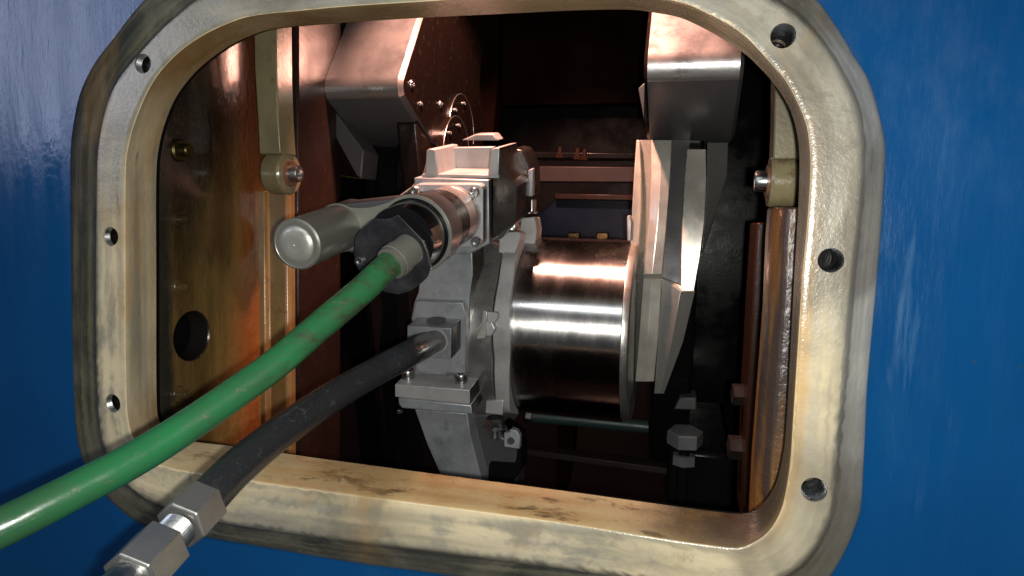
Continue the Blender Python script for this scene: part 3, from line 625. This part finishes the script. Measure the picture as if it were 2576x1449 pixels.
# gearbox
mprism('gearbox', [(1041,447),(1230,453),(1232,612),(1180,640),(1065,640),(1045,600)], .252, .10, 'cast', bevel=.0015)
mprism('gearbox_side', [(1236,442),(1262,436),(1290,452),(1290,560),(1262,600),(1236,612)], .300, .09, 'cwdark', bevel=.002, label='dark side housing of the tool')
mprism('side_cheek', [(1257,372),(1258,372),(1268,430),(1300,470),(1298,560),(1240,600),(1240,440)], .265, .085, 'sideface', bevel=.002)
mprism('side_cheek', [(1290,372),(1316,378),(1336,420),(1340,495),(1300,520),(1270,520),(1262,430)], .345, .055, 'sideface', bevel=.003)
mprism('edge_strip', [(1329,428),(1340,424),(1340,494),(1329,494)], .335, .012, 'cast', bevel=.001)
# scratched pen marks on the dark cheek
pcx = atm(1258, 372, .262).x
def mark(strokes):
    vfs = []
    for st in strokes: vfs.append(tube([Vector(aty(x, y, .0)) for x, y in st], .0003, 6))
    return merge(*vfs)
pl = None
mprism('cast_shoulder', [(1076,384),(1064,436),(1034,470),(985,505),(1000,620),(1150,640),(1150,400)], .335, .04, 'castp', bevel=.002)
mprism('rear_lug', [(1160,353),(1178,345),(1196,337),(1240,336),(1254,354)], .375, .03, 'castp', bevel=.002)
# motor mounting plate with screws
def rrect(x0, y0, x1, y1, r_, n_=5):
    P = []
    for cx_, cy_, a_ in ((x1 - r_, y0 + r_, -90), (x1 - r_, y1 - r_, 0), (x0 + r_, y1 - r_, 90), (x0 + r_, y0 + r_, 180)):
        for k in range(n_ + 1): a = math.radians(a_ + 90 * k / n_); P.append((cx_ + r_ * math.cos(a), cy_ + r_ * math.sin(a)))
    return P
mprism('motor_plate', rrect(1036, 463, 1216, 622, 18), .236, .016, 'castp', bevel=.0012)
for sx_, sy_ in ((1048,480),(1195,482),(1201,607)):
    obj('cap_screw', *socket_screw(atm(sx_, sy_, .236), -MD, .0062, .008), 'bolt', T)
mc = atm(1137, 541, .236)
pr2 = lambda P_, px_: px_ * (RM.transposed() @ (P_ - CAM)).y / FP
MR = pr2(mc, 76)
mot = obj('motor', *lathe(mc, -MD, [(0, MR), (.012, MR), (.0125, MR - .0004), (.040, MR - .0004)], 96), 'motor', T, smooth=30, label='turned steel rear section of the drive motor')
obj('motor_sleeve', *lathe(mc - MD * .040, -MD, [(0, MR - .0006), (.0008, MR), (.080, MR + .0008), (.0805, MR)], 96), 'sleeve', mot, smooth=30)
# figure-eight clamp plate holding both cylinders
tb = .117
bc1 = atm(1030, 603, tb); 
cl_ = mc + MD * 0; k = (tb - mc.dot(MD)); ax = mc + MD * k          # motor axis at tb
s_front = atm(745, 615, .035); sax = s_front + MD * (tb - .035)
dv = ax - sax; dist = dv.length; du = dv.normalized(); dn = du.cross(MD)
R1, R2 = pr2(ax, 101), pr2(sax, 62); SR = pr2(s_front, 66)
def fig8():
    P = []
    for k in range(25):
        a = math.radians(105 - 210 * k / 24) if False else None
    A_ = [math.radians(x) for x in np.linspace(-128, 128, 40)]
    for a in A_: P.append(ax + du * R1 * math.cos(a) + dn * R1 * math.sin(a))
    pa = P[-1]; pb = sax - du * R2 * math.cos(math.radians(118)) * 1 + dn * R2 * math.sin(math.radians(118))
    mid_ = (pa + pb) / 2 - dn * .006 * (1 if (pa - ax).dot(dn) > 0 else -1)
    for k in range(1, 8): t = k / 8; P.append(pa * (1 - t) ** 2 + mid_ * 2 * t * (1 - t) + pb * t * t)
    for a in [math.radians(x) for x in np.linspace(62, 298, 36)]: P.append(sax + du * R2 * math.cos(a) + dn * R2 * math.sin(a))
    pa2 = P[-1]; pb2 = P[0]; mid_ = (pa2 + pb2) / 2 + dn * .006
    for k in range(1, 8): t = k / 8; P.append(pa2 * (1 - t) ** 2 + mid_ * 2 * t * (1 - t) + pb2 * t * t)
    return P
mcl = obj('motor_clamp', *prism_vf(fig8(), MD * .0035), 'silver', T, smooth=30, bevel=.0006, label='figure eight clamp plate joining the two cylinders')
hull = []
cs_ = (R1 - R2) / dist; th_ = math.acos(cs_)
for a in np.linspace(-th_, th_, 40): hull.append(ax + (du * math.cos(a) + dn * math.sin(a)) * R1 * .985 + MD * .0036)
for a in np.linspace(th_, 2 * math.pi - th_, 40): hull.append(sax + (du * math.cos(a) + dn * math.sin(a)) * R2 * .985 + MD * .0036)
obj('clamp_housing', *prism_vf(hull, MD * .034), 'cwdark', mcl, smooth=30, bevel=.0015, label='dark housing behind the clamp plate')
# black end housing and cut disc
obj('end_housing', *lathe(ax + MD * .004, -MD, [(0, R1 * .92), (.005, R1 * .92), (.0055, R1 * .87), (.037, R1 * .83)], 72), 'blackgloss', T, smooth=30, label='glossy black end housing of the motor')
pd_ = atm(985, 641, .072)
oct_ = [(-1.0,-.02),(-.93,.42),(-.70,.66),(-.42,.86),(.0,.88),(.24,.98),(.40,.82),(.83,.38),(.93,.12),(1.0,-.28),(.86,-.55),(.60,-.78),(.42,-.90),(.1,-1.0),(-.25,-.95),(-.58,-.78),(-.78,-.60),(-.95,-.35)]
R3 = pr2(pd_, 104)
obj('end_plate', *prism_vf([pd_ + MX * x * R3 + MU * y * R3 for x, y in oct_], MD * .004), 'black', T, smooth=0, bevel=.0006, label='flat black end plate with cut corners')
obj('plate_screw', *socket_screw(atm(906, 656, .072), -MD, .0045, .0035), 'bolt', T)
# silver cylinder
sil = obj('feed_cylinder', *lathe(s_front, MD, [(0, SR * .93), (.0014, SR), (.10, SR)], 96), 'silver', T, smooth=30, label='plain silver feed cylinder beside the motor')
obj('end_cap', *lathe(s_front + MD * .001, -MD, [(a_, b_ * SR) for a_, b_ in [(0, .925), (.0012, .90), (.0004, .86), (-.0012, .80), (.0004, .75), (.0022, .67), (.0040, .52), (.0040, .27), (.0036, .26), (.0036, .05), (.0022, 0)]], 72), 'cap', sil, smooth=28)
# cast body
mprism('cast_body', [(1052,735),(1056,700),(1100,650),(1188,620),(1190,690),(1182,748),(1180,945),(1042,942),(1046,870),(1034,800),(1042,760)], .262, .05, 'cast', bevel=.0015, label='blotchy grey cast body of the tool')
mprism('cast_step', [(1047,757),(1164,762),(1172,790),(1170,940),(1046,936),(1045,870),(1035,800)], .250, .012, 'cast', bevel=.0012)
hb = mprism('hose_block', [(1024,820),(1136,826),(1135,904),(1040,898),(1024,880)], .214, .048, 'cast', bevel=.0012, label='square aluminium block the black hose enters')
kb = mc
obj('block_recess', *lathe(atm(1098, 806, .235) + MU * .0005, MU, [(0, .0125), (.0006, .012)], 32), 'cwdark', hb)
obj('hose_socket', *lathe(atm(1096, 857, .214), -MD, [(0, .0165), (.0012, .0160), (.0012, .0135), (.0002, .0130)], 40), 'castp', hb)
# split clamp plates
cp = mprism('clamp_plate', [(993,967),(1182,981),(1183,1018),(993,999)], .225, .085, 'castp', bevel=.0012, label='upper split clamp plate')
mprism('clamp_plate', [(1001,1000),(1186,1019),(1190,1043),(1012,1028),(1002,1018)], .229, .08, 'cast', bevel=.002, label='lower split clamp plate')
for sx_, sy_ in ((1027,951),(1161,961)):
    c = atm(sx_, sy_, .248) - MU * .001; obj('clamp_screw', *merge(socket_screw(c, MU, .0085, .013), lathe(c - MU * .001, MU, [(0, .0098), (.002, .0098)], 24)), 'bolt', cp)
c = atm(1005, 1030, .232); obj('clamp_screw', *cyl(c, c - MU * .005, .0035, 16), 'bolt', cp)
# lower arm
mprism('lower_arm', [(1043,1030),(1176,1040),(1182,1090),(1192,1130),(1226,1262),(1250,1330),(1165,1330),(1108,1195),(1075,1120)], .262, .075, 'cast', bevel=.0015)
obj('lower_arm_side', *prism_vf([atm(x, y, .29) for x, y in [(1180,1045),(1240,1040),(1262,1100),(1300,1120),(1300,1300),(1240,1300)]], MD * .05), 'cwdark', T, bevel=.003)
# coaxial ring round the pin: barrel, then the cast band
def arc_ring(x0, x1, ri, ro, a0_, a1_, n_=60, tx=0):
    V, F = [], []
    for k in range(n_ + 1):
        a = math.radians(a0_ + (a1_ - a0_) * k / n_); c_, s_ = -math.cos(a), math.sin(a)
        w0 = x0(a) if callable(x0) else x0; w1 = x1(a) if callable(x1) else x1
        rr = ro(a) if callable(ro) else ro
        for x, r in ((w0, ri), (w1, ri), (w1, rr), (w0, rr)): V.append(Vector((x, PC.y + r * c_, PC.z + r * s_)))
    for k in range(n_):
        for j in range(4): F.append([k * 4 + j, k * 4 + (j + 1) % 4, k * 4 + 4 + (j + 1) % 4, k * 4 + 4 + j])
    F += [[0, 1, 2, 3], [n_ * 4 + 3, n_ * 4 + 2, n_ * 4 + 1, n_ * 4]]
    return V, F
ya = PC.y - PR - .012
x_a, x_b, x_c = aty(1176, 800, ya).x, aty(1238, 800, ya).x, aty(1284, 800, ya).x
obj('barrel_ring', *arc_ring(x_a - .03, x_b, PR + .002, PR + .016, -100, 120, 80), 'motor', T, smooth=35, bevel=.001, label='turned steel barrel ring around the crankpin')
#obj('ring_groove', *arc_ring(x_b - .012, x_b - .006, PR + .015, PR + .025, -100, 120, 80), 'steel', T, smooth=35, bevel=.0006)
def band(a):
    d = math.degrees(a)
    return PR + .011 + .008 * math.exp(-((d - 44) / 9) ** 2) + .009 * math.exp(-((d + 42) / 8) ** 2) + .0025 * math.sin(a * 7) - .004 * math.exp(-((d + 12) / 7) ** 2)
obj('cast_band', *arc_ring(x_b + .001, lambda a: x_c - .004 * abs(math.sin(a * 2.2)), PR + .002, band, -58, 62, 60), 'castp', T, smooth=25, bevel=.0012, label='narrow cast clamping band around the crankpin')
# wing clip and nut at the band
c = aty(1236, 820, ya - .002)
obj('band_nut', *merge(hexnut(c + Vector((-.004, .004, -.002)), (0, -1, 0), .0115, .012), prism_vf([aty(x, y, ya - .012) for x, y in [(1222,783),(1250,787),(1252,800),(1243,812),(1232,812),(1222,800)]], (0, .01, 0))), 'castp', T, bevel=.0008)
obj('wing_clip', *prism_vf([aty(x, y, ya - .016) for x, y in [(1214,783),(1224,781),(1226,800),(1219,815),(1223,838),(1220,852),(1200,853),(1199,842),(1211,818),(1212,800)]], (0, .004, 0)), 'cap', T, bevel=.0008)
# top bolts
for px_, py_, Yt, r_ in ((1286,578,.345,.0105),(1328,537,.39,.0115)):
    c = aty(px_, py_, Yt); obj('ring_bolt', *merge(lathe(c, (0, 0, 1), [(0, r_ * 1.25), (.003, r_ * 1.25)], 28), hexnut(c + Vector((0, 0, .003)), (0, -.1, 1), r_, .017, .3)), 'bolt', T)
obj('ring_lug', *prism_vf([aty(x, y, .335) for x, y in [(1256,592),(1262,583),(1306,582),(1312,590),(1294,640),(1266,700),(1246,745),(1252,660)]], (0, .03, 0)), 'castp', T, bevel=.0015)
obj('ring_lug', *prism_vf([aty(x, y, .385) for x, y in [(1310,548),(1345,545),(1350,575),(1346,612),(1338,640),(1300,640),(1305,600)]], (0, .035, 0)), 'castp', T, bevel=.0015)
obj('ring_lug', *prism_vf([aty(x, y, .31) for x, y in [(1222,1008),(1268,1005),(1264,1045),(1220,1040)]], (0, .04, 0)), 'castp', T, bevel=.0015)
c = aty(1246, 1062, .325); obj('ring_bolt', *merge(hexnut(c + Vector((0, 0, -.006)), (0, -.1, 1), .0125, .013), cyl(c - Vector((0, 0, .022)), c, .006, 18), lathe(c - Vector((0, 0, .008)), (0, 0, 1), [(0, .016), (.002, .016)], 28)), 'bolt', T)
obj('guard_leg', *prism_vf([aty(x, y, .35) for x, y in [(1235,1060),(1268,1070),(1310,1100),(1312,1180),(1290,1215),(1270,1290),(1220,1290)]], (0, .04, 0)), 'dark', T, bevel=.004)
gb_ = obj('guard_bracket', *prism_vf([aty(x, y, .335) for x, y in [(1268,1088),(1282,1088),(1284,1080),(1300,1084),(1308,1098),(1307,1130),(1268,1124)]], (0, .012, 0)), 'cast', T, bevel=.001)
obj('screw', *socket_screw(aty(1286, 1108, .335), (0, -1, 0), .0048, .004), 'cwdark', gb_)
# second band on the far end of the pin
obj('end_stop', *prism_vf([aty(x, y, .36) for x, y in [(1577,545),(1583,540),(1590,560),(1588,606),(1578,606)]], (0, .03, 0)), 'castp', T, bevel=.0015)
obj('end_stop', *prism_vf([aty(x, y, .36) for x, y in [(1556,958),(1566,964),(1572,1010),(1562,1012),(1554,1000)]], (0, .03, 0)), 'castp', T, bevel=.0015)
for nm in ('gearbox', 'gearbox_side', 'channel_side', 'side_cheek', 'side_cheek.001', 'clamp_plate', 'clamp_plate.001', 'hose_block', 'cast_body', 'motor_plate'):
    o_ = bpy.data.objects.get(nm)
    if o_: o_.data.materials.append(M['sideface']); k_i = len(o_.data.materials) - 1; [setattr(p, 'material_index', k_i) for p in o_.data.polygons if p.normal.x > .8]  # right-facing faces coloured dark, shade painted rather than another finish
# ================================================================== HOSES
def hose_path(pts, m=14): return [Vector(p) for p in spline([tuple(atd(*p)) for p in pts], m)]
fer = atm(1012, 640, .072); 
gh = thing('green_hose', 'glossy scuffed green hose running out of the opening to the lower left', 'hose', tuple(fer))
g_pts = hose_path([(1003,648,.600),(968,676,.588),(905,735,.572),(800,824,.55),(700,910,.528),(600,983,.507),(500,1053,.486),(400,1118,.466),(300,1176,.447),(200,1228,.43),(100,1279,.414),(0,1328,.40),(-120,1382,.385),(-260,1440,.37)])
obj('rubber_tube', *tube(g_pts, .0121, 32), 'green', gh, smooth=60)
d0 = (g_pts[1] - g_pts[0]).normalized()
obj('ferrule', *lathe(g_pts[0] - d0 * .016, d0, [(0, .0148), (.014, .0148), (.0145, .0158), (.022, .0158), (.0225, .0150), (.027, .0150), (.0275, .0128)], 40), 'silver', gh, smooth=30)
bh = thing('black_hose', 'black rubber hose with steel hexagon couplings at its lower left end', 'hose', tuple(atm(1096, 857, .214)))
sock = atm(1096, 857, .214)
sd = RM.transposed() @ (sock - CAM)
b_pts = hose_path([(1094,858,sd.y),(1040,884,.675),(950,932,.632),(850,990,.588),(750,1056,.545),(660,1123,.505),(580,1192,.47),(513,1262,.441)])
obj('rubber_tube', *tube(b_pts, [.0140] + [.0133] * (len(b_pts) - 1), 32), 'rubber', bh, smooth=60)
e0 = b_pts[-1]; ed = (b_pts[-1] - b_pts[-3]).normalized()
ph = .35
cpl = obj('hex_coupling', *merge(hexnut(e0 - ed * .001, ed, .0168, .026, ph)), 'steel', bh, smooth=20, bevel=.0006)
pr = [(0, .0105)]
s = .001
while s < .018: pr += [(s, .0112), (s + .0006, .0106), (s + .0012, .0112)]; s += .0012
obj('threaded_nipple', *lathe(e0 + ed * .026, ed, pr, 40), 'bolt', bh, smooth=0)
obj('hex_coupling', *merge(hexnut(e0 + ed * .040, ed, .0175, .030, ph)), 'steel', bh, smooth=20, bevel=.0006)
obj('tail_pipe', *lathe(e0 + ed * .069, ed, [(0, .012), (.002, .0125), (.012, .0125), (.0125, .010), (.06, .010)], 36), 'bolt', bh, smooth=30)
